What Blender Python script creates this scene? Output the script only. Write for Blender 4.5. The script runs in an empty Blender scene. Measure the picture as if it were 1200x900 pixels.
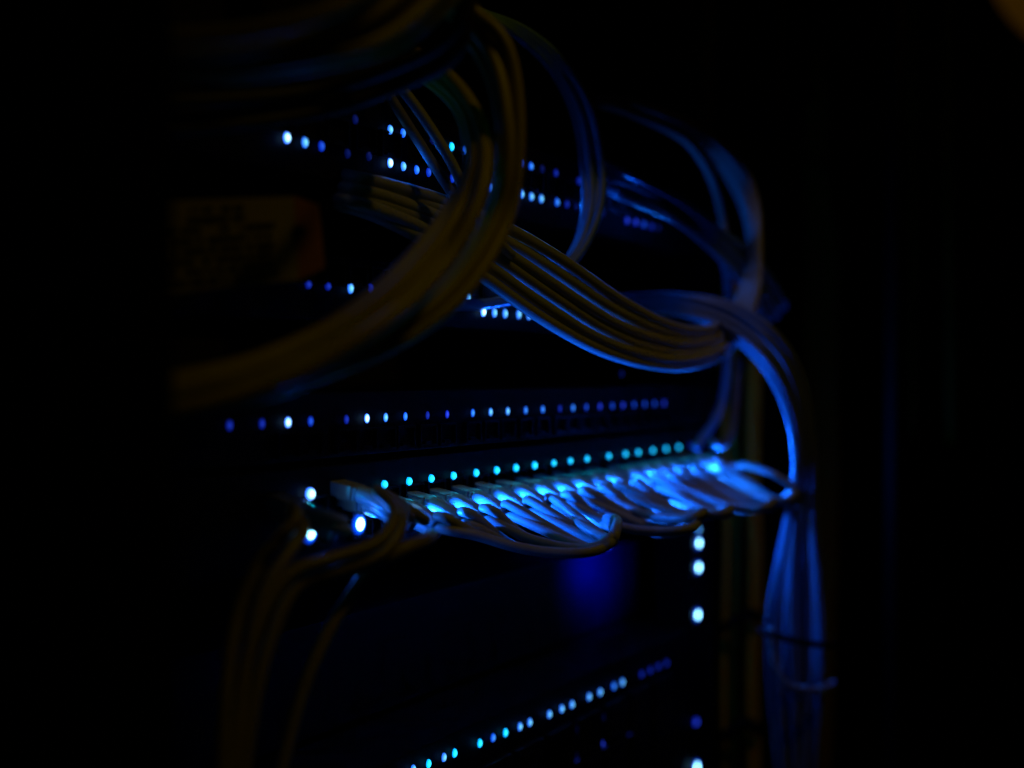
import bpy, bmesh, math, random
from mathutils import Vector, Matrix

random.seed(7)
S = bpy.context.scene
COL = S.collection

# ------------------------------------------------------------------ camera
FPX = 1400.0                       # focal length in photo pixels (1200 wide)
PHI_S, PHI_C = 0.5356, 0.8445      # rack front recedes to the right
CAM = Vector((0.0, -0.3757, 0.0))
TH = math.atan(14.0 / FPX)
F0 = Vector((PHI_C, PHI_S, 0)).normalized()
R = Vector((PHI_S, -PHI_C, 0)).normalized()
F = (F0 * math.cos(TH) - Vector((0, 0, 1)) * math.sin(TH)).normalized()
U = R.cross(F).normalized()
cam = bpy.data.cameras.new("camera")
cam.sensor_width = 36.0
cam.lens = 36.0 * FPX / 1200.0
cam.clip_start = 0.02
cam.clip_end = 50
cam.dof.use_dof = True
cam.dof.focus_distance = 0.62
cam.dof.aperture_fstop = 2.7
co = bpy.data.objects.new("camera", cam)
M3 = Matrix((R, U, -F)).transposed()
co.matrix_world = Matrix.Translation(CAM) @ M3.to_4x4()
COL.objects.link(co)
S.camera = co

# ------------------------------------------------------------------ world, exposure
w = bpy.data.worlds.new("World")
S.world = w
w.use_nodes = True
w.node_tree.nodes["Background"].inputs[0].default_value = (1.0, 0.55, 0.12, 1)
w.node_tree.nodes["Background"].inputs[1].default_value = 0.0004
S.view_settings.view_transform = 'Standard'
S.view_settings.look = 'None'
S.view_settings.exposure = 0
S.view_settings.gamma = 1
S.render.engine = 'CYCLES'
S.cycles.use_denoising = True
S.cycles.use_light_tree = True
S.cycles.max_bounces = 4
S.cycles.diffuse_bounces = 2
S.cycles.glossy_bounces = 2
S.cycles.transmission_bounces = 3
S.cycles.caustics_reflective = False
S.cycles.caustics_refractive = False
S.cycles.sample_clamp_indirect = 1.0

LED_ROW_W = 0.34      # watts per lower-row led
WARM_W = 0.92


def P(px, py, z):
    """a point seen at photo pixel (px, py), z metres away along the view axis"""
    return CAM + z * (F + R * ((px - 600) / FPX) + U * (-(py - 450) / FPX))


def proj(p):
    d = Vector(p) - CAM
    z = d.dot(F)
    return 600 + FPX * d.dot(R) / z, 450 - FPX * d.dot(U) / z, p[1]


def face(px, py, off=0.0):
    """the same, on the plane `off` metres behind (+) / before (-) the rack front"""
    d = F + R * ((px - 600) / FPX) + U * (-(py - 450) / FPX)
    return CAM + d * ((off - CAM.y) / d.y)


# warm room lamp above and to the right, behind the camera
def room_lamp():
    l = bpy.data.lights.new("room_spot", 'SPOT')
    l.energy = WARM_W * 4
    l.color = (1.0, 0.66, 0.03)
    l.spot_size = math.radians(38)
    l.spot_blend = 1.0
    l.shadow_soft_size = 0.05
    o = bpy.data.objects.new("room_spot", l)
    o.location = CAM + R * 0.85 + Vector((0, 0, 1)) * 1.35 + F0 * 0.15
    tgt = P(790, 430, 0.75)
    o.rotation_euler = (tgt - o.location).to_track_quat('-Z', 'Y').to_euler()
    COL.objects.link(o)


room_lamp()


# ------------------------------------------------------------------ materials
def nt(name):
    m = bpy.data.materials.new(name)
    m.use_nodes = True
    return m, m.node_tree, m.node_tree.nodes["Principled BSDF"]


def mat(name, col, rough=0.5, metal=0.0, bump=0.0, scale=200.0, var=0.12, spec=0.5):
    m, t, b = nt(name)
    b.inputs["Roughness"].default_value = rough
    b.inputs["Metallic"].default_value = metal
    b.inputs["Specular IOR Level"].default_value = spec
    tc = t.nodes.new("ShaderNodeTexCoord")
    n = t.nodes.new("ShaderNodeTexNoise")
    n.inputs["Scale"].default_value = scale
    n.inputs["Detail"].default_value = 4
    t.links.new(tc.outputs["Object"], n.inputs["Vector"])
    r = t.nodes.new("ShaderNodeMapRange")
    r.inputs["To Min"].default_value = 1 - var
    r.inputs["To Max"].default_value = 1 + var
    t.links.new(n.outputs["Fac"], r.inputs["Value"])
    mx = t.nodes.new("ShaderNodeVectorMath")
    mx.operation = 'SCALE'
    mx.inputs[0].default_value = col
    t.links.new(r.outputs[0], mx.inputs["Scale"])
    t.links.new(mx.outputs[0], b.inputs["Base Color"])
    if bump:
        bp = t.nodes.new("ShaderNodeBump")
        bp.inputs["Strength"].default_value = bump
        bp.inputs["Distance"].default_value = 0.0004
        t.links.new(n.outputs["Fac"], bp.inputs["Height"])
        t.links.new(bp.outputs[0], b.inputs["Normal"])
    return m


M = {}
M['jacket'] = mat("cable_jacket", (.42, .42, .40), .42, bump=.25, scale=90, var=.18)
M['jacket_dull'] = mat("cable_jacket_dull", (.20, .195, .18), .55, bump=.25, scale=90, var=.2)
M['jacket_yellow'] = mat("cable_jacket_yellow", (.54, .45, .018), .42, bump=.25, scale=90, var=.18)
M['jacket_amber'] = mat("cable_jacket_amber", (.60, .38, .008), .5, bump=.25, scale=90, var=.1)
M['post_gloss'] = mat("post_gloss", (.008, .008, .01), .5, scale=100, spec=.12)
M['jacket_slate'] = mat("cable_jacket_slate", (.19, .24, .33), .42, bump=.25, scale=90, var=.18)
M['jacket_dark'] = mat("cable_jacket_dark", (.05, .04, .012), .6, bump=.25, scale=90, var=.2)
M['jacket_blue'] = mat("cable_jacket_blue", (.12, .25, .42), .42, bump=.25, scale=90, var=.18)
M['jacket_straw'] = mat("cable_jacket_straw", (.32, .28, .11), .42, bump=.25, scale=90, var=.18)
M['jacket_brown'] = mat("cable_jacket_brown", (.20, .12, .01), .55, bump=.25, scale=90, var=.2)
M['black_metal'] = mat("black_metal", (.005, .005, .006), .62, .0, bump=.2, scale=500, spec=.12)
M['rack_metal'] = mat("rack_metal", (.003, .003, .004), .6, .0, bump=.2, scale=400, spec=.1)
M['gloss'] = mat("gloss_black", (.01, .01, .012), .3, .0, scale=100, spec=.35)
M['blank'] = mat("painted_panel", (.003, .003, .006), .6, .0, scale=60, var=.3, spec=.15)
M['velcro'] = mat("black_velcro", (.006, .006, .006), .9, bump=.6, scale=900, spec=.1)
M['hole'] = mat("port_dark", (.004, .004, .005), .7)
M['paper'] = mat("aged_paper", (.46, .38, .25), .8, scale=14, var=.35)
M['red_paper'] = mat("red_paper", (.5, .17, .09), .8, scale=14, var=.3)
M['ink'] = mat("ink", (.012, .011, .01), .7)
M['brass'] = mat("contact_gold", (.6, .4, .15), .3, 1.0)
M['screw'] = mat("screw_steel", (.12, .12, .12), .35, 1.0)

m, t, b = nt("clear_plug")
b.inputs["Base Color"].default_value = (.72, .78, .8, 1)
b.inputs["Roughness"].default_value = .12
b.inputs["Transmission Weight"].default_value = .35
b.inputs["IOR"].default_value = 1.45
b.inputs["Subsurface Weight"].default_value = 0
M['plug'] = m


def emat(name, core, edge, strength, cell=0.25, p0=.35, halo=None):
    """a led lens: hot core, cooler rim, slight facets of the moulded lens"""
    m, t, b = nt(name)
    b.inputs["Base Color"].default_value = (.03, .04, .06, 1)
    b.inputs["Roughness"].default_value = .2
    tc = t.nodes.new("ShaderNodeTexCoord")
    ln = t.nodes.new("ShaderNodeVectorMath")
    ln.operation = 'LENGTH'
    flat = t.nodes.new("ShaderNodeVectorMath")
    flat.operation = 'MULTIPLY'
    flat.inputs[1].default_value = (1, 0, 1)
    t.links.new(tc.outputs["Object"], flat.inputs[0])
    t.links.new(flat.outputs[0], ln.inputs[0])
    rp = t.nodes.new("ShaderNodeValToRGB")
    rp.color_ramp.elements[0].color = (*core, 1)
    rp.color_ramp.elements[0].position = p0
    rp.color_ramp.elements[1].color = (*edge, 1)
    rp.color_ramp.elements[1].position = 1.0
    if halo:  # ring of bloom painted into the lens round its core
        e = rp.color_ramp.elements.new(p0 + .18)
        e.color = (*halo, 1)
    t.links.new(ln.outputs["Value"], rp.inputs[0])
    v = t.nodes.new("ShaderNodeTexVoronoi")
    v.inputs["Scale"].default_value = 2.6
    t.links.new(tc.outputs["Object"], v.inputs["Vector"])
    mr = t.nodes.new("ShaderNodeMapRange")
    mr.inputs["To Min"].default_value = strength * (1 + cell)
    mr.inputs["To Max"].default_value = strength * (1 - cell)
    t.links.new(v.outputs["Distance"], mr.inputs["Value"])
    t.links.new(rp.outputs[0], b.inputs["Emission Color"])
    t.links.new(mr.outputs[0], b.inputs["Emission Strength"])
    return m


L = {
    'white': emat("led_lens_white", (.42, .85, 1), (.01, .12, 1), 3.6),
    'hot': emat("led_lens_hot", (.26, .72, 1), (0, 0, .004), 9, .2, .44, (0, .014, .2)),
    'teal': emat("led_lens_teal", (.02, .66, .95), (0, .25, .80), 2.6),
    'sky': emat("led_lens_sky", (.16, .62, 1), (.01, .13, 1), 1.5),
    'azure': emat("led_lens_azure", (.05, .30, 1), (.0, .06, .8), 1.3),
    'blue': emat("led_lens_blue", (.02, .12, .95), (.0, .02, .6), .85),
    'violet': emat("led_lens_violet", (.03, .07, .9), (.0, .01, .4), 1.1),
    'dim': emat("led_lens_dim", (.01, .03, .40), (0, .005, .2), 1.1),
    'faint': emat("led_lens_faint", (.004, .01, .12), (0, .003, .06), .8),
}


# ------------------------------------------------------------------ helpers
def link(o, parent=None):
    COL.objects.link(o)
    if parent:
        o.parent = parent
        o.matrix_parent_inverse = Matrix.Translation(-parent.location)
    return o


def obj(name, bm, m, parent=None, smooth=False, loc=None):
    me = bpy.data.meshes.new(name)
    bmesh.ops.recalc_face_normals(bm, faces=bm.faces)
    bm.to_mesh(me)
    bm.free()
    me.materials.append(m)
    if smooth:
        for p in me.polygons:
            p.use_smooth = True
    o = bpy.data.objects.new(name, me)
    if loc is not None:
        o.location = loc
    return link(o, parent)


def tag(o, label=None, cat=None, group=None, kind=None):
    if label:
        o['label'] = label
    if cat:
        o['category'] = cat
    if group:
        o['group'] = group
    if kind:
        o['kind'] = kind
    return o


def thing(name, label, cat, loc, group=None):
    o = bpy.data.objects.new(name, None)
    o.empty_display_size = .01
    o.location = loc
    link(o)
    return tag(o, label, cat, group)


def box(bm, a, b_, bev=0.0):
    """axis-aligned box between two corners"""
    a, b_ = Vector(a), Vector(b_)
    c = (a + b_) / 2
    s = Vector((abs(b_.x - a.x), abs(b_.y - a.y), abs(b_.z - a.z)))
    r = bmesh.ops.create_cube(bm, size=1, matrix=Matrix.Translation(c) @ Matrix.Diagonal((*s, 1)))
    if bev:
        es = list({e for v in r['verts'] for e in v.link_edges})
        bmesh.ops.bevel(bm, geom=es, offset=bev, segments=2, affect='EDGES', profile=.6)


def cyl(bm, c, axis, r, h, seg=16, r2=None):
    q = Vector((0, 0, 1)).rotation_difference(Vector(axis)).to_matrix().to_4x4()
    bmesh.ops.create_cone(bm, cap_ends=True, segments=seg, radius1=r, radius2=r if r2 is None else r2, depth=h,
                          matrix=Matrix.Translation(Vector(c)) @ q)


def spline(pts, n=10):
    """centripetal-ish Catmull-Rom through the points"""
    p = [Vector(q) for q in pts]
    p = [p[0] * 2 - p[1]] + p + [p[-1] * 2 - p[-2]]
    out = []
    for i in range(1, len(p) - 2):
        for k in range(n):
            t = k / n
            a, b_, c, d = p[i - 1], p[i], p[i + 1], p[i + 2]
            out.append(.5 * ((2 * b_) + (c - a) * t + (2 * a - 5 * b_ + 4 * c - d) * t * t + (3 * b_ - a - 3 * c + d) * t ** 3))
    out.append(p[-2])
    return out


def smooth_path(pts, it=2):
    for _ in range(it):
        q = pts[:]
        for i in range(1, len(pts) - 1):
            q[i] = (pts[i - 1] + pts[i] * 2 + pts[i + 1]) / 4
        pts = q
    return pts


def tube(bm, pts, r, seg=12, cap=True, rf=None):
    n = len(pts)
    tan = []
    for i in range(n):
        d = pts[min(i + 1, n - 1)] - pts[max(i - 1, 0)]
        tan.append(d.normalized() if d.length > 1e-9 else Vector((0, 0, 1)))
    up = Vector((0, 0, 1)) if abs(tan[0].z) < .9 else Vector((1, 0, 0))
    nrm = (up - tan[0] * up.dot(tan[0])).normalized()
    rings = []
    for i in range(n):
        nrm = (nrm - tan[i] * nrm.dot(tan[i])).normalized()
        bn = tan[i].cross(nrm)
        rr = r if rf is None else rf(i / (n - 1))
        rings.append([bm.verts.new(pts[i] + (nrm * math.cos(a) + bn * math.sin(a)) * rr)
                      for a in [2 * math.pi * k / seg for k in range(seg)]])
    for i in range(n - 1):
        for k in range(seg):
            bm.faces.new((rings[i][k], rings[i][(k + 1) % seg], rings[i + 1][(k + 1) % seg], rings[i + 1][k]))
    if cap:
        bm.faces.new(rings[0][::-1])
        bm.faces.new(rings[-1])


RC = 0.0030
ORDX = ['first', 'second', 'third', 'fourth', 'fifth', 'sixth', 'seventh', 'eighth', 'ninth', 'tenth', 'eleventh', 'twelfth', 'thirteenth', 'fourteenth', 'fifteenth', 'sixteenth', 'seventeenth', 'eighteenth']
ORD = ['first', 'second', 'third', 'fourth', 'fifth', 'sixth', 'seventh', 'eighth', 'ninth', 'tenth', 'eleventh', 'twelfth']


def cable(pts, label, group=None, r=RC, m='jacket', name='network_cable', seg=12, n=10, sm=3):
    bm = bmesh.new()
    path = smooth_path(spline(pts, n), sm)
    o0 = path[0].copy()
    tube(bm, [p - o0 for p in path], r, seg)
    o = obj(name, bm, M[m], None, True, loc=o0)
    return tag(o, label, 'cable', group)


def wob(i, k, amp):
    return amp * math.sin(i * 2.1 + k * 0.9 + i * i * .7)


def bundle(up, lo, n, fmt, group, r=RC, m='jacket', lay=.9, amp=2.0, sm=3):
    """n strands laid side by side between two edge paths of (px, py, z)"""
    for i in range(n):
        f = i / max(1, n - 1)
        pts = []
        for k, (a, b_) in enumerate(zip(up, lo)):
            ff = min(1, max(0, f + wob(i, k, .02)))
            px = a[0] * (1 - ff) + b_[0] * ff + wob(i, k + 5, amp)
            py = a[1] * (1 - ff) + b_[1] * ff + wob(i + 3, k, amp)
            z = a[2] * (1 - ff) + b_[2] * ff + (r * lay if i % 2 else -r * lay) + wob(i + 1, k, r * .35)
            pts.append(P(px, py, z))
        cable(pts, fmt.format(ORD[i]), group, r, m, sm=sm)


# ------------------------------------------------------------------ leds
_ledmesh = {}


def led_mesh(kind, shape):
    key = (kind, shape)
    if key not in _ledmesh:
        bm = bmesh.new()
        bmesh.ops.create_uvsphere(bm, u_segments=16, v_segments=10, radius=1.0)
        bmesh.ops.delete(bm, geom=[v for v in bm.verts if v.co.y > .3], context='VERTS')
        me = bpy.data.meshes.new("led")
        bm.to_mesh(me)
        bm.free()
        me.materials.append(L[kind])
        for p in me.polygons:
            p.use_smooth = True
        _ledmesh[key] = me
    return _ledmesh[key]


def led(parent, px, py, kind, r=.0019, off=-.0006, depth=.7, watts=0.0, ahead=.004, col=(.01, .16, 1), label=None, tall=1.0):
    o = bpy.data.objects.new("led", led_mesh(kind, 0))
    o.location = face(px, py, off)
    if kind == 'hot':
        r *= 2.0
        depth *= .35
    o.scale = (r, r * depth, r * tall)
    link(o, parent)
    if label:
        o['label'] = label
    if watts:
        l = bpy.data.lights.new("glow_spot", 'SPOT')
        l.spot_size = math.radians(168)
        l.spot_blend = .5
        l.energy = watts
        l.color = col
        l.shadow_soft_size = .0022
        lo_ = bpy.data.objects.new("glow_spot", l)
        lo_.location = face(px, py, off) + Vector((0, -ahead, 0))
        lo_.rotation_euler = (math.radians(-90), 0, 0)
        link(lo_, parent)
    return o


# ------------------------------------------------------------------ room shell, unlit
bm = bmesh.new()
box(bm, (-1.5, -2.0, -.66), (3.4, 2.0, -.64))
tag(obj('floor', bm, M['hole']), kind='structure')
bm = bmesh.new()
box(bm, (3.3, -2.0, -.63), (3.36, 2.0, 1.8))
tag(obj('wall', bm, M['hole']), kind='structure')

# ------------------------------------------------------------------ rack frame
XL = face(205, 450).x
XR = face(826, 450).x
K = 623.0 / FPX          # metres of height per unit of row coefficient


def Z(c):
    return -c * K


rack = thing('server_rack', 'black steel server rack frame holding the blinking units', 'server rack', (XR, .2, -.45))


def post(x0, x1, y0, y1, name='rack_post', m='rack_metal', parent=rack):
    bm = bmesh.new()
    box(bm, (x0, y0, -.62), (x1, y1, .5), .001)
    # square mounting holes, as small dark recess rims on the front
    z = -.60
    while z < .48:
        box(bm, ((x0 + x1) / 2 - .004, y0 - .0008, z), ((x0 + x1) / 2 + .004, y0 + .001, z + .0009))
        box(bm, ((x0 + x1) / 2 - .004, y0 - .0008, z + .009), ((x0 + x1) / 2 + .004, y0 + .001, z + .0099))
        z += .0445 / 3
    return obj(name, bm, M[m], parent)


post(XR + .004, XR + .03, .004, .03)
post(XL - .03, XL - .004, .004, .03)
post(XR + .004, XR + .03, .50, .53)
bm = bmesh.new()
box(bm, (XR + .25, .03, -.62), (XR + .262, .5, .5), .001)
obj('side_panel', bm, M['rack_metal'], rack)
bm = bmesh.new()
xg = P(1046, 600, 1.12)
box(bm, (xg.x - .012, xg.y - .006, -.62), (xg.x + .012, xg.y + .006, .5), .004)
obj('corner_post', bm, M['post_gloss'], rack)


def chassis(name, label, cat, c0, c1, x0=None, x1=None, y=0.0, depth=.28, mkey='black_metal', group=None):
    x0 = XL if x0 is None else x0
    x1 = XR if x1 is None else x1
    z1, z0 = Z(c0), Z(c1)
    t_ = thing(name, label, cat, ((x0 + x1) / 2, .0, z0), group)
    bm = bmesh.new()
    box(bm, (x0, y + .0015, z0), (x1, y + depth, z1), .0008)
    obj('chassis', bm, M[mkey], t_)
    for s, x in ((-1, x0), (1, x1)):
        bm = bmesh.new()
        box(bm, (x if s > 0 else x - .016, y - .001, z0 + .001), (x + .016 if s > 0 else x, y + .0012, z1 - .001), .0005)
        obj('rack_ear', bm, M[mkey], t_)
        for zz in (z0 + .008, z1 - .008):
            bm = bmesh.new()
            cyl(bm, (x + s * .009, y - .002, zz), (0, 1, 0), .0032, .002)
            obj('screw', bm, M['screw'], t_)
    return t_


def port(parent, X, zc, w_=.0135, h_=.011, y=.0):
    """an open socket: a thin raised rim round a dark mouth with contacts"""
    bm = bmesh.new()
    e = .0012
    box(bm, (X - w_ / 2 - e, y - .0012, zc - h_ / 2 - e), (X - w_ / 2, y + .0014, zc + h_ / 2 + e))
    box(bm, (X + w_ / 2, y - .0012, zc - h_ / 2 - e), (X + w_ / 2 + e, y + .0014, zc + h_ / 2 + e))
    box(bm, (X - w_ / 2, y - .0012, zc + h_ / 2), (X + w_ / 2, y + .0014, zc + h_ / 2 + e))
    box(bm, (X - w_ / 2, y - .0012, zc - h_ / 2 - e), (X + w_ / 2, y + .0014, zc - h_ / 2))
    box(bm, (X - w_ / 4, y - .0008, zc - h_ / 2), (X + w_ / 4, y + .0014, zc - h_ / 2 + .0015))
    return obj('port', bm, M['gloss'], parent)


bm = bmesh.new()
box(bm, (.10, -.004, .655), (.262, .004, .86), .001)  # unseen plate added overhead to shade the upper right arch
Mx = Matrix((R, Vector((0, 0, 1)), F0)).transposed().to_4x4()
bmesh.ops.transform(bm, matrix=Matrix.Translation(CAM + Vector((0, 0, .30))) @ Mx, verts=bm.verts)
obj('shade_plate', bm, M['rack_metal'], rack)

# --- unit: double-row switch at the top
sw = chassis('network_switch', 'upper rack switch with two slanting rows of blue lights behind the cable loops', 'network switch',
             -.305, -.205)
for px, py, k in [(416, 140, 'faint'), (457, 152, 'sky'), (472, 156, 'azure'), (488, 160, 'azure'), (529, 172, 'teal'),
                  (506, 165, 'faint'), (545, 176, 'azure'), (563, 181, 'blue'), (592, 187, 'blue'),
                  (610, 191, 'blue'), (622, 195, 'azure'), (635, 198, 'faint'), (651, 203, 'dim'), (678, 212, 'dim'),
                  (695, 216, 'faint')]:
    led(sw, px, py, k, .0019, tall=1.25)
led(sw, 719.5, 221.5, 'azure', .0036, watts=.05, ahead=.01, col=(.005, .15, 1))
for px, py, k in [(336, 161.5, 'white'), (357, 167, 'sky'), (376.5, 171.5, 'blue'), (407, 180, 'faint'), (432, 183, 'faint'),
                  (457, 191, 'white'), (472.5, 195, 'sky'), (488, 199, 'azure'), (502, 202, 'blue'), (530, 209, 'blue'),
                  (575, 220, 'azure'), (592, 224, 'azure'), (611, 227.5, 'sky'), (622.5, 230.5, 'sky'), (634, 233, 'sky'),
                  (652.5, 237, 'azure'), (664, 239.5, 'dim'), (675, 242, 'faint'), (685.5, 245, 'violet'), (706, 250, 'faint'),
                  (734.5, 258.5, 'violet'), (744.5, 260.5, 'violet'), (754, 263, 'blue'), (763, 265.5, 'dim'), (771, 267, 'faint')]:
    led(sw, px, py, k, .0019, tall=1.25, watts=.004 if k in ('white', 'sky') else (.018 if px > 730 else (.009 if px > 600 else 0)), ahead=.006, col=(.005, .15, 1))
for i in range(22):
    X = XL + .02 + i * .0202
    port(sw, X, Z(-.2575))

# --- unit: second panel with one short lit row
sw2 = chassis('fibre_panel', 'middle rack panel with six close white-blue lights under the cable bundle', 'fibre panel',
              -.125, -.055)
for px, py, k in [(361, 333.5, 'dim'), (384, 335.5, 'dim'), (410.5, 338, 'sky'), (434, 338, 'dim'), (500, 344, 'faint'),
                  (548, 348.5, 'sky'), (585, 336, 'white'), (590.5, 339, 'white')]:  # last two are glowing dots painted in for a reflection
    led(sw2, px, py, k, .0019, tall=1.3 if px > 395 else 1.0)
for px, py, k in [(566, 365.5, 'white'), (579, 366.5, 'sky'), (591.5, 367.5, 'sky'), (607.5, 368.5, 'sky'), (619.5, 369.5, 'sky'),
                  (631.5, 371, 'azure'), (727, 389, 'faint'), (815, 372, 'dim')]:
    led(sw2, px, py, k, .0021, tall=1.25, watts=.010 if k in ('white', 'sky') else 0, col=(.005, .10, 1))
for i in range(12):
    port(sw2, XL + .03 + i * .017, Z(-.105), .012, .009)

# --- unit: patch panel with a row of 25 lights
pp = chassis('patch_bay', 'flat black patch panel with one long even row of small blue lights', 'patch bay',
             .022, .092)
rowD = [(269, 'dim'), (307, 'dim'), (337.5, 'white'), (364, 'blue'), (406, 'dim'), (430, 'white'), (452, 'sky'), (475, 'azure'),
        (501, 'dim'), (524, 'violet'), (554, 'azure'), (575, 'sky'), (595, 'sky'), (616, 'azure'), (636, 'azure'), (656, 'dim'),
        (671.5, 'azure'), (687, 'blue'), (703, 'violet'), (717.5, 'blue'), (730, 'violet'), (743, 'blue'), (755.5, 'blue'),
        (767, 'blue'), (778, 'violet'), (727, 'faint')]
for px, k in rowD[:-1]:
    led(pp, px, 436 + .0513 * (1488 - px), k, .0017, tall=1.3, depth=.3)
led(pp, 728, 438, 'faint', .002)
for px, k in rowD[2:-1]:
    port(pp, face(px, 450).x, Z(.075), .0125, .009)

# --- unit: the lit switch with the fan of patch cables
ls = chassis('network_switch', 'bright switch with teal lights above a glowing fan of patch cables', 'network switch',
             .0995, .1995, mkey='black_metal')
teal = [363, 417, 450, 479, 505, 531, 557.5, 581.5, 604, 626, 648.5, 668, 687.5, 713, 732.5, 747.5, 764.5, 780, 795, 809, 822]


def ye(px, c):
    return 436 + c * (1488 - px)


for i, px in enumerate(teal):
    k = 'teal' if px > 400 else 'white'
    if px > 800:
        k = 'dim'
    led(ls, px, ye(px, .1270), k, (.0022 if px < 640 else .0018) if px > 400 else .0028, off=-.0008, depth=.8, watts=.0022 if px > 400 else .003,
        col=(.0, .45, .75))
bot = [362, 420, 476, 492, 518, 545, 569, 593, 615, 637, 656, 678, 698, 723, 740, 756, 772, 788, 802, 830]
for i, px in enumerate(bot):
    k = 'hot'
    led(ls, px, ye(px, .1668 if px < 430 else .1705), k, .0029 if px < 440 else .0026, off=-.001, depth=.8,
        watts=LED_ROW_W * (4.5 if px >= 802 else (.12 if px < 450 else 1)), ahead=.011 if px > 440 else .004, col=(.004, .115, 1))
led(ls, 465, ye(465, .1668), 'white', .0016)
l = bpy.data.lights.new("glow_spot", 'SPOT')  # extra spot added to brighten the last boots, no lens of its own
l.spot_size = math.radians(130)
l.spot_blend = .8
l.energy = .16
l.color = (.01, .16, 1)
l.shadow_soft_size = .003
o = bpy.data.objects.new("glow_spot", l)
o.location = face(836, 538, -.036)
o.rotation_euler = (math.radians(-25), 0, 0)
link(o, ls)
for px in teal:
    X = face(px, 450).x + .004
    port(ls, X, Z(.1450))
    port(ls, X, Z(.1725), h_=.0075)

# --- unit: blank panel below, unseen blue spot and small led added for its glow patch
bp = chassis('blank_panel', 'plain dark panel with a deep blue glow below the cable loops', 'blank panel', .30, .435,
             x1=face(736, 600, .05).x, y=.05, depth=.2, mkey='blank')
l = bpy.data.lights.new("panel_glow_spot", 'SPOT')
l.energy = .60
l.color = (.0, .004, 1)
l.shadow_soft_size = .004
l.spot_size = math.radians(128)
l.spot_blend = 1.0
o = bpy.data.objects.new("panel_glow_spot", l)
o.location = face(708, 668, .05) + Vector((0, -.038, 0))
o.rotation_euler = (math.radians(90), 0, 0)
link(o, bp)
led(bp, 712, 640, 'violet', .002, off=.049)  # small led added for the panel's glow patch

# --- unit: storage server at the bottom with three rows of lights
sv = chassis('storage_server', 'bottom storage server with steep rows of light blue drive lamps', 'server', .445, .70)
rowF = [(484, 901.5, 'sky'), (502, 895, 'teal'), (520, 887.5, 'sky'), (532.5, 882.5, 'teal'), (562, 871, 'teal'), (577.5, 864.5, 'azure'), (592, 858.5, 'teal'),
        (609, 851.5, 'sky'), (620.5, 846.5, 'sky'), (643.5, 837, 'sky'), (658, 830.5, 'sky'), (670, 825.5, 'sky'),
        (690, 816.5, 'sky'), (703, 811, 'sky'), (719, 804, 'azure'), (729, 799.5, 'sky'),
        (751.5, 790, 'dim'), (761.5, 785.5, 'dim'), (771, 781, 'dim'), (780.5, 777, 'dim'),
        (579, 899, 'dim'), (593, 894.5, 'violet'), (621.5, 881.5, 'violet'), (645, 869.5, 'faint'), (658, 863.5, 'dim'), (670.5, 857.5, 'violet'),
        (692.5, 847, 'faint'), (703.5, 842, 'violet'), (718, 836, 'faint'), (730, 829.5, 'violet'), (754, 819, 'faint'), (765, 812, 'faint'),
        (659, 895, 'faint'), (671, 889, 'dim'), (683.5, 883.5, 'dim'), (694.5, 877.5, 'dim'), (705.5, 871.5, 'dim'),
        (753, 896, 'faint'), (765, 889, 'faint'), (777, 882, 'faint')]
for px, py, k in rowF:
    if py > 805 and k in ('faint', 'dim', 'violet'):
        k = {'faint': 'dim', 'dim': 'violet', 'violet': 'blue'}[k]
    led(sv, px, py, k, .0019, tall=1.25)
for i in range(12):
    X = XL + .05 + i * .037
    bm = bmesh.new()
    box(bm, (X - .016, -.004, Z(.692)), (X + .016, .0012, Z(.50)), .0012)
    for q in range(9):
        zz = Z(.51 + q * .019)
        box(bm, (X - .013, -.0052, zz - .0018), (X + .005, -.0038, zz))
    obj('drive_bay', bm, M['gloss'], sv)

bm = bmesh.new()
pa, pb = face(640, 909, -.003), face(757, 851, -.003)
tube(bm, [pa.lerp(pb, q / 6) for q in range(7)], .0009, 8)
obj('edge_glint', bm, L['faint'], sv, True)  # glowing strip painted in for the glint along the server edge

# --- vertical strip of six large lamps
x_s = face(818, 700).x
pdu = thing('power_strip', 'vertical power strip with a column of round white-blue lamps', 'power strip', (x_s, 0, -.45))
bm = bmesh.new()
box(bm, (x_s - .011, .0002, -.60), (x_s + .011, .0014 + .03, Z(.205)), .002)
obj('housing', bm, M['black_metal'], pdu)
for px, py, k, r in [(818, 620.5, 'sky', .0024), (818, 636.5, 'hot', .0026), (817.5, 665, 'hot', .0027), (816.5, 720.5, 'hot', .0027),
                     (815, 846, 'violet', .0030), (815.5, 898.5, 'hot', .0027)]:
    led(pdu, px, py, k, r, off=-.001, watts=.0015 if k == 'hot' else 0, col=(.006, .13, 1))

# ------------------------------------------------------------------ printed label on the left
lab = thing('paper_label', 'dim aged paper label with rows of print beside a reddish part', 'label', P(280, 345, .455))
TL, TR, BR, BL = P(174, 236, .45), P(345, 230, .475), P(350, 328, .475), P(178, 347, .45)
TR2, BR2 = P(374, 240, .48), P(381, 314, .48)


def slab(bm, quad, th=.0004):
    q = [Vector(v) for v in quad]
    nrm = (q[1] - q[0]).cross(q[3] - q[0]).normalized()
    if nrm.dot(F) < 0:
        nrm = -nrm
    a = [bm.verts.new(v) for v in q]
    b_ = [bm.verts.new(v + nrm * th) for v in q]
    bm.faces.new(a)
    bm.faces.new(b_[::-1])
    for i in range(4):
        bm.faces.new((a[i], a[(i + 1) % 4], b_[(i + 1) % 4], b_[i]))


def lerp4(u, v):
    return (TL * (1 - u) + TR * u) * (1 - v) + (BL * (1 - u) + BR * u) * v


def rel(bm, parent):
    bmesh.ops.translate(bm, verts=bm.verts, vec=(0, 0, 0))


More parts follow.
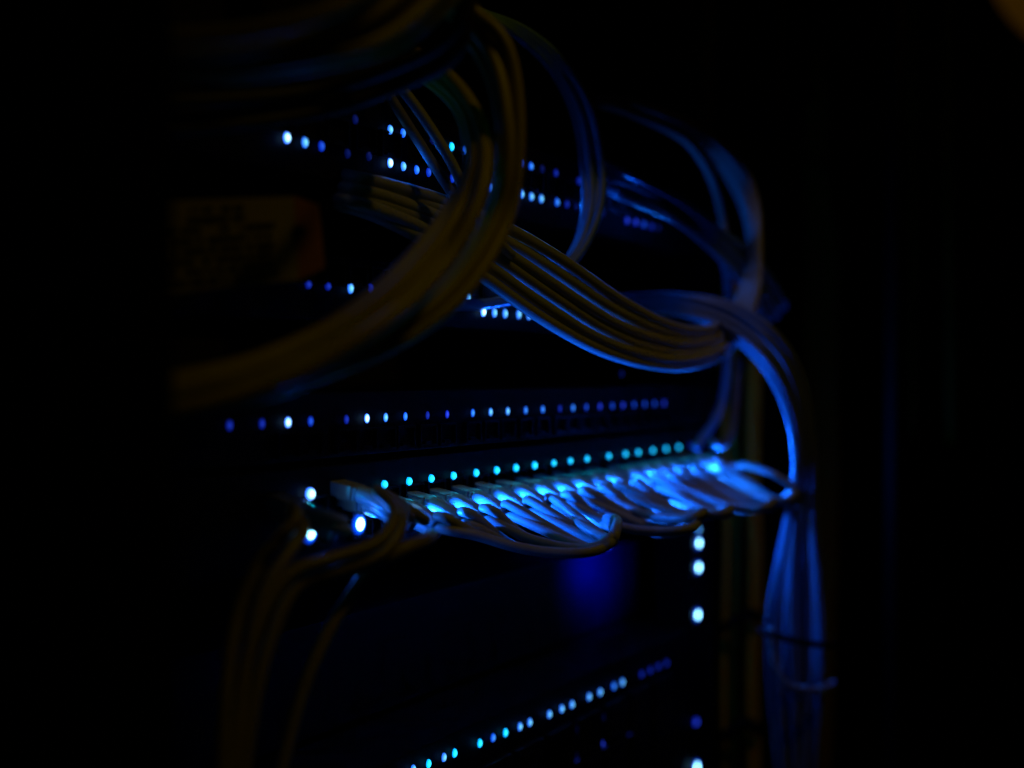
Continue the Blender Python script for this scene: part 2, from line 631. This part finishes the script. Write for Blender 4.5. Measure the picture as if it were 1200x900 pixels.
bm = bmesh.new()
slab(bm, (TL, TR, BR, BL))
obj('sheet', bm, M['paper'], lab)
bm = bmesh.new()
slab(bm, (TR + F * .0001, TR2, BR2, BR + F * .0001))
o = obj('red_end', bm, M['red_paper'], lab)
bm = bmesh.new()
for row in range(8):
    v = .08 + row * .112
    u = .05 + (row < 2) * .2 + random.random() * .1
    while u < (.62 if row < 2 else .84):
        wd = random.choice([.012, .02, .03, .045])
        if random.random() < .86:
            h = .05 + random.random() * .018
            q = [lerp4(u, v) - F * .0006, lerp4(u + wd, v) - F * .0006, lerp4(u + wd, v + h) - F * .0006, lerp4(u, v + h) - F * .0006]
            slab(bm, q, .0003)
        u += wd + random.choice([.006, .008, .03])
obj('print', bm, M['ink'], lab)
bm = bmesh.new()
cyl(bm, P(350, 271, .474), F, .0024, .0008, 20)
obj('hole', bm, M['hole'], lab)

# ------------------------------------------------------------------ cabinet door edge close on the left
dr = thing('cabinet_door', 'matt black open cabinet door edge cutting off the left side', 'cabinet door', P(80, 800, .36))
bm = bmesh.new()
a = P(174, 450, .365)
box(bm, (a.x - .20, a.y - .012, -.5), (a.x, a.y + .004, .4), .002)
o = obj('door_leaf', bm, M['velcro'], dr)

# ------------------------------------------------------------------ cables
# A. foreground coil, outer strands
bundle([(520, -40, .50), (552, 8, .50), (581, 33, .50), (595, 60, .50), (603, 100, .50), (607, 150, .50), (606, 200, .50), (598, 250, .50), (573, 303, .49), (541, 345, .48), (500, 379, .47), (450, 409, .46), (390, 434, .45), (320, 460, .43), (160, 492, .41)],
       [(480, -40, .51), (525, 8, .50), (543, 36, .50), (562, 63, .50), (578, 100, .495), (588, 150, .49), (589, 200, .49), (577, 250, .49), (548, 303, .48), (512, 345, .47), (470, 375, .46), (425, 400, .45), (370, 425, .44), (310, 445, .42), (160, 478, .40)],
       4, 'dark gold cable, {} from the outside of the near curved coil', 'outer strands of the near cable coil', m='jacket_yellow', amp=1.2)
# inner strands
bundle([(490, 62, .56), (525, 86, .54), (552, 120, .52), (566, 160, .50), (567, 200, .48), (556, 246, .47), (528, 300, .46), (490, 345, .445), (440, 384, .43), (380, 420, .42), (320, 448, .41), (250, 470, .40), (160, 490, .39)],
       [(470, 76, .57), (510, 98, .55), (536, 124, .53), (548, 160, .51), (550, 200, .49), (527, 246, .48), (492, 292, .465), (450, 336, .45), (400, 374, .44), (345, 402, .43), (290, 424, .42), (230, 440, .41), (160, 452, .40)],
       4, 'blurred gold cable, {} of four inner strands of the near coil', 'inner strands of the near cable coil', m='jacket_yellow', amp=1.2)
# B. top bundle
bundle([(130, 44, .38), (240, 42, .385), (340, 26, .39), (420, -6, .40), (490, -60, .42)],
       [(150, 84, .40), (280, 88, .405), (380, 74, .41), (470, 48, .43), (552, -25, .45)],
       6, 'thick dim gold cable, {} from the top edge of the upper left sheaf', 'cables of the upper left sheaf', m='jacket_yellow', amp=.8)
bundle([(120, 120, .44), (240, 116, .46), (370, 104, .49), (460, 78, .48), (530, 38, .47), (550, -40, .46)],
       [(120, 152, .44), (240, 150, .465), (370, 134, .49), (470, 100, .49), (535, 60, .48), (556, -40, .47)],
       3, 'nearly dark cable, {} below the upper left sheaf', 'dark cables below the sheaf', m='jacket_dark')
# C. thin diagonal pair and little arc behind the coil
cable([P(452, 80, .58), P(468, 100, .58), P(500, 143, .585), P(532, 196, .59), P(556, 250, .60), P(600, 300, .62)],
      'single gold cable slanting down behind the coil beside the upper lights', r=.0026)
cable([P(440, 84, .60), P(460, 118, .60), P(492, 168, .605), P(524, 218, .61), P(552, 262, .62), P(590, 312, .63)],
      'faint blue cable under the single slanting gold cable', r=.0026, m='jacket_dull')
cable([P(480, 72, .60), P(512, 84, .60), P(534, 106, .60), P(545, 132, .60), P(552, 170, .60)],
      'short dim arched cable inside the top of the coil', r=.0022, m='jacket_dull')
# D. main central bundle, which rises at the right and arches back
cup = [(385, 200, .60), (412, 206, .574), (432, 210, .576), (458, 217, .588), (520, 236, .615), (594, 268, .63), (660, 306, .65), (728, 352, .69), (780, 378, .74), (818, 386, .79), (848, 376, .84),
       (870, 340, .88), (880, 290, .90), (868, 235, .90), (838, 190, .88), (790, 155, .84), (725, 127, .79), (698, 122, .81)]
clo = [(378, 238, .60), (402, 242, .566), (420, 246, .567), (448, 256, .578), (500, 282, .60), (566, 324, .61), (632, 372, .63), (700, 410, .67), (762, 428, .72), (812, 428, .78), (858, 406, .83),
       (886, 350, .87), (889, 285, .89), (884, 232, .90), (862, 188, .88), (815, 150, .86), (745, 120, .80), (702, 116, .82)]
bundle(cup, clo, 6, 'smooth cable, {} from the top of the central slanting bundle', 'cables of the central slanting bundle', r=.0033, lay=.5, amp=.8)
# branch of the arch
cable([P(700, 116, .80), P(760, 136, .82), P(805, 166, .85), P(832, 206, .88), P(845, 250, .90), P(850, 290, .90)],
      'inner blurred blue cable of the arch at upper right', m='jacket')
# E. tall blue arc right of the coil, running on under the bundle
for i in range(4):
    d = i * 7
    pts = [P(560 + d * .5, 14 + d * .3, .652), P(612 - d * .2, 34 + d * .45, .685), P(655 - d * .5, 68 + d * .5, .71), P(688 - d * .8, 120 + d * .4, .73 + .004 * (i % 2)),
           P(703 - d, 180, .74 + .005 * (i % 2)), P(704 - d * .85, 235, .73), P(688 - d * .5, 283, .715 + .004 * (i % 2)), P(660 - d * .3, 318, .70),
           P(622, 342 + i, .685 + .006 * i), P(580, 354 + i, .67 + .006 * i), P(520, 357 + i * .6, .615 + .006 * i), P(462, 354, .588), P(436, 352, .63)]
    cable(pts, f'blue-lit cable, {ORD[i]} from the outside of the tall thin arc', 'cables of the tall thin arc', r=.0027, m='jacket_blue')
# F. blue sheaf leaving the upper switch to the right
bundle([(706, 192, .785), (735, 203, .80), (790, 232, .835), (850, 276, .88), (890, 312, .93), (920, 360, .98)],
       [(712, 224, .78), (735, 226, .79), (785, 252, .82), (832, 290, .86), (868, 330, .90), (900, 380, .95)],
       5, 'blurred blue cable, {} from the top of the sheaf leaving the upper switch', 'sheaf leaving the upper switch', m='jacket_blue', amp=1.0)
cable([P(720, 226, .775), P(770, 246, .81), P(815, 270, .85), P(846, 300, .89), P(854, 350, .90), P(853, 410, .90), P(848, 462, .90), P(838, 492, .89), P(824, 512, .885), P(815, 525, .88)],
      'lone blue cable dropping straight to the right end of the bright switch', r=.0034, m='jacket_blue')
cable([P(866, 420, .97), P(862, 470, .96), P(858, 505, .94), P(846, 522, .92), P(836, 518, .90)],
      'small dim cable hooked beside the right end of the bright switch', m='jacket_dull')
# G. big blue arc bundle on the right that falls to the bottom
gu = [(715, 352, .803), (745, 346, .82), (800, 346, .835), (858, 358, .84), (908, 394, .83), (938, 445, .84), (952, 520, .86), (956, 600, .88), (962, 680, .90), (964, 750, .91), (958, 830, .92), (950, 930, .93)]
gl = [(718, 368, .80), (745, 364, .815), (800, 368, .82), (850, 388, .82), (894, 428, .81), (921, 480, .82), (932, 545, .84), (920, 620, .86), (906, 700, .88), (902, 750, .89), (905, 830, .90), (915, 930, .91)]
bundle(gu, gl, 8, 'blue-lit cable, {} from the outer side of the big right-hand arc', 'cables of the big right-hand arc', m='jacket_slate', amp=1.6)
cable([P(903, 735, .875), P(907, 775, .87), P(922, 802, .87), P(946, 808, .88), P(970, 806, .895), P(976, 800, .93)],
      'short cable hooked round the foot of the right-hand arc', m='jacket_dull', r=.0026)
# H. vertical gold cables on the right
vx = [(850, 1.03, 300, 930, 'grey-brown upright cable just right of the lamp column', 'jacket_amber'),
      (862, 1.045, 330, 930, 'dim upright gold cable, second right of the lamp column', 'jacket_amber'),
      (880, 1.03, 380, 930, 'dim upright gold cable, third right of the lamp column', 'jacket_amber'),
      (888, 1.05, 380, 930, 'dim upright gold cable, fourth right of the lamp column', 'jacket_amber')]
for x, z, y0, y1, lb, mk in vx:
    cable([P(x + 2, y0, z), P(x - 2, y0 + 150, z), P(x + 1, (y0 + y1) / 2, z), P(x - 3, y1 - 120, z), P(x, y1, z)], lb, 'upright cables beside the lamp column', r=.0034, m=mk)
fx = [(946, 950, 120), (956, 962, 60), (966, 972, 110), (960, 978, 100)]
for i, (xa, xb, y0) in enumerate(fx):
    cable([P(xa, y0, 1.28), P(xa + 1, 190, 1.28), P(xb, 300, 1.28), P(xb - 2, 420, 1.28), P(xb, 560, 1.28), P(xb - 4, 720, 1.28), P(xb - 10, 930, 1.28)],
          f'very dim upright cable, {ORD[i]} of four at the far right', 'upright cables at the far right', r=.0042, m='jacket_amber')
cable([P(1068, -30, 1.25), P(1069, 120, 1.25), P(1070, 300, 1.25), P(1070, 520, 1.25)], 'barely visible upright cable near the right edge', m='jacket_amber')
cable([P(1112, -30, 1.25), P(1111, 120, 1.25), P(1112, 300, 1.25), P(1114, 520, 1.25)], 'barely visible brown upright cable, the rightmost', m='jacket_amber', r=.005)
# I. far glowing ball added for the lit amber blob, upper right corner
m, t, b = nt("amber_glow")
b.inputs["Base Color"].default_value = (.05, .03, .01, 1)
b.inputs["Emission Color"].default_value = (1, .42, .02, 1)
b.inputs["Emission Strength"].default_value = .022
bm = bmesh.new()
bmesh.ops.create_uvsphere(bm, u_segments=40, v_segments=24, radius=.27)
o = obj('amber_ball', bm, m, None, True, loc=P(1348, -112, 2.0))
tag(o, 'out-of-focus dim amber glow added for a lit object in the upper right corner', 'lit object')


# straps
def strap(pts, w_, label, th=.0012):
    bm = bmesh.new()
    path = smooth_path(spline(pts, 8), 2)
    o0 = path[0].copy()
    prev = None
    for p in path:
        p = p - o0
        ring = [bm.verts.new(p + U * w_), bm.verts.new(p - U * w_), bm.verts.new(p - U * w_ + F * th), bm.verts.new(p + U * w_ + F * th)]
        if prev:
            for k in range(4):
                bm.faces.new((prev[k], prev[(k + 1) % 4], ring[(k + 1) % 4], ring[k]))
        else:
            bm.faces.new(ring[::-1])
        prev = ring
    bm.faces.new(prev)
    o = obj('cable_strap', bm, M['velcro'], None, True, loc=o0)
    return tag(o, label, 'cable strap')


strap([P(888, 738, .90), P(896, 741, .87), P(920, 748, .865), P(945, 754, .87), P(972, 757, .885), P(980, 755, .92)], .0024,
      'black strap tied across the falling right-hand arc cables')
strap([P(842, 742, 1.04), P(850, 735, 1.01), P(868, 722, 1.01), P(884, 720, 1.01), P(894, 728, 1.04)], .005,
      'upper black strap round the upright cables beside the lamp column')
strap([P(842, 868, 1.04), P(850, 862, 1.01), P(868, 848, 1.01), P(884, 852, 1.01), P(894, 858, 1.04)], .006,
      'lower black strap round the upright cables beside the lamp column')
strap([P(940, 184, 1.29), P(948, 186, 1.265), P(958, 190, 1.265), P(968, 200, 1.265), P(974, 206, 1.28)], .003,
      'black strap high on the far right upright cables')
strap([P(838, 372, .86), P(846, 384, .805), P(852, 400, .80), P(848, 416, .81), P(838, 424, .86)], .002,
      'black tie where the central bundle turns upward')


# ------------------------------------------------------------------ patch cables with plugs
def plug_parts(parent, base, out, m='plug'):
    """clear modular plug, contacts, latch and a ribbed boot pointing along `out` from `base`"""
    out = out.normalized()
    side = Vector((1, 0, 0))
    side = (side - out * side.dot(out)).normalized()
    up_ = side.cross(out)
    if up_.z < 0:
        up_ = -up_
    B = Matrix((side, out, up_)).transposed().to_4x4()
    T = Matrix.Translation(base) @ B

    bm = bmesh.new()
    box(bm, (-.0056, -.012, -.0035), (.0056, .0105, .0035), .0006)
    box(bm, (-.0046, .0105, -.0030), (.0046, .0125, .0030), .0004)
    for q in range(8):
        box(bm, (-.0046 + q * .0012, -.0118, .0035), (-.0041 + q * .0012, -.004, .0039))
    bmesh.ops.transform(bm, matrix=T, verts=bm.verts)
    obj_b = obj('plug', bm, M[m], parent)
    bm = bmesh.new()
    box(bm, (-.0015, -.006, -.0055), (.0015, .0115, -.0045), .0003)
    bmesh.ops.transform(bm, matrix=T, verts=bm.verts)
    c = obj('latch', bm, M[m], parent)
    bm = bmesh.new()
    tube(bm, [T @ Vector((0, .0123 + q * .0013, -.00006 * q * q * .3)) for q in range(16)], .004, 12, True,
         lambda f: .0044 - .0009 * f + (.0002 if int(f * 15.01) % 2 else 0))
    obj('boot', bm, M[m], parent, True)


def patch(path, label, group, m='jacket', plug=True, tilt=-.17, rad=.00265):
    """path starts at a port; the jacket begins at the end of the boot"""
    base = path[0]
    out = (path[1] - path[0])
    out = Vector((.02, -1, tilt)).normalized()
    t_ = thing('patch_cable', label, 'patch cable', base, group)
    if plug:
        plug_parts(t_, base, out)
    st = base + out * .0305
    pts = [st, st + out * .008] + path[1:]
    bm = bmesh.new()
    tube(bm, smooth_path(spline(pts, 10), 4), rad, 12)
    obj('jacket', bm, M[m], t_, True)
    return t_


# strands the leads gather into: photo-space course of each, ending at its turn
strands = {
    'first': [(520, 613), (560, 628), (600, 640), (640, 647), (680, 648), (706, 642), (718, 630)],
    'second': [(560, 613), (582, 617), (610, 627), (640, 637), (677, 643), (702, 640), (720, 626)],
    'third': [(593, 607), (610, 621), (628, 633), (655, 640), (685, 642), (706, 637), (720, 624)],
    'fourth': [(618, 597), (635, 608), (653, 618), (673, 628), (693, 634), (710, 632), (721, 620)],
    'fifth': [(673, 592), (693, 603), (712, 612), (738, 620), (772, 623), (800, 621), (816, 614)],
    'sixth': [(700, 583), (725, 592), (750, 601), (780, 607), (808, 607), (824, 600)],
    'seventh': [(742, 574), (767, 588), (787, 597), (815, 603), (842, 603), (856, 596)],
    'eighth': [(800, 566), (825, 581), (850, 591), (875, 596), (896, 594), (906, 587)],
    'ninth': [(836, 560), (859, 572), (885, 581), (909, 587), (924, 585), (931, 578)],
}
feed = {450: 'first', 479: 'first', 505: 'second', 531: 'third', 557: 'third', 581: 'fourth', 604: 'fifth', 626: 'fifth',
        648: 'sixth', 668: 'sixth', 687: 'seventh', 713: 'seventh', 732: 'eighth', 747: 'eighth', 764: 'eighth', 780: 'ninth', 795: 'ninth'}
seen = {}
for ci, (px, sn) in enumerate(feed.items()):
    for row in (1, 0):
        c = .1475 if row == 0 else .159
        a = face(px + 4, ye(px + 4, c), 0)
        st = a + Vector((.02, -1, -.17)).normalized() * .034
        sx, sy, so = proj(st)
        n = seen.get(sn, 0)
        seen[sn] = n + 1
        if row == 1:
            sx1, sy1 = sx, sy
        course = [q for q in strands[sn] if q[0] > sx1 + 20 and q[1] - sy1 < .5 * (q[0] - sx1) + 1]
        if len(course) < 2:
            course = strands[sn][-2:]
        x0, x1 = sx, course[-1][0]
        jx, jy = .5 * (n % 2), -.5 * (n % 2)
        deep = n * .0050
        pts = []
        for (qx, qy) in course:
            f = (qx - x0) / (x1 - x0)
            pts.append(face(qx + jx, qy + jy, so + (-.098 - so) * min(1, f * 1.1) + deep))
        tx, ty = course[-1]
        if ci < 7:
            pts.append(face(tx - 6, ty - 14, -.06 + deep * .5))
        else:
            b2 = strands[sn][-3]
            pts.append(face(tx - 7, ty + 1, -.075 + deep * .5))
            pts.append(face(b2[0] - 6, b2[1] + 2, -.045 + deep * .3))
        xe = min(XR - .012, face(tx - 42, ty, 0).x)
        pts.append(Vector((xe, .02 + .003 * n, Z(.214 + .006 * n))))
        pts.append(Vector((xe - .02, .12, Z(.23 + .006 * n))))
        patch([a] + pts,
              f'blue-lit patch cable from {"upper" if row == 0 else "lower"} port of the {ORDX[ci]} column gathered in the {sn} hanging strand',
              'patch cables fanning out of the bright switch')

# the single outer loop closing the far right end of the fan
a = face(812, ye(812, .1475), 0)
patch([a, face(868, 545, -.05), face(888, 549, -.07), face(907, 556, -.085), face(923, 566, -.092), face(931, 576, -.094), face(928, 584, -.085), face(905, 586, -.06), Vector((XR - .005, .03, Z(.215)))],
      'rightmost blue patch cable looping round the far end of the fan', None)

# left cables, near and blurred
leftc = [
    ([(330, 588, .50), (345, 592, .475), (349, 606, .465), (330, 628, .46), (304, 662, .455), (280, 716, .45), (266, 800, .44), (258, 930, .43)], 'outermost left patch cable, falling steeply from the first port'),
    ([(335, 598, .51), (352, 604, .49), (357, 622, .48), (338, 648, .47), (312, 690, .46), (290, 770, .45), (274, 930, .44)], 'left patch cable just inside the outermost falling one'),
    ([(405, 572, .56), (440, 574, .525), (463, 598, .505), (444, 634, .49), (390, 654, .475), (340, 672, .465), (306, 722, .455), (284, 800, .445), (266, 930, .435)], 'upper curled gold patch cable around the left lower lamp'),
    ([(412, 584, .57), (450, 582, .53), (472, 606, .51), (452, 645, .495), (400, 667, .48), (350, 684, .47), (322, 736, .46), (300, 812, .45), (282, 930, .44)], 'lower curled gold patch cable around the left lower lamp'),
    ([(430, 588, .58), (456, 586, .545), (467, 610, .525), (450, 643, .51), (420, 684, .50), (386, 738, .49), (354, 812, .48), (322, 930, .47)], 'separate gold patch cable sweeping down alone from the third column'),
]
for pts, lb in leftc:
    pp_ = [P(*q) for q in pts]
    b0 = face(pts[0][0] - 6, pts[0][1], 0)
    b0.y = 0
    patch([b0] + pp_[1:], lb, 'curled patch cables at the left end', m='jacket_straw', rad=.0026)
cable([P(385, 672, .49), P(420, 666, .495), P(455, 652, .50), P(478, 641, .505), P(497, 633, .515), P(506, 628, .53)],
      'short gold cable end poking out right of the left curl', m='jacket_straw')
strap([P(318, 640, .475), P(322, 633, .452), P(330, 628, .452), P(337, 624, .455), P(343, 622, .475)], .0012,
      'thin black tie on the outermost left cable')
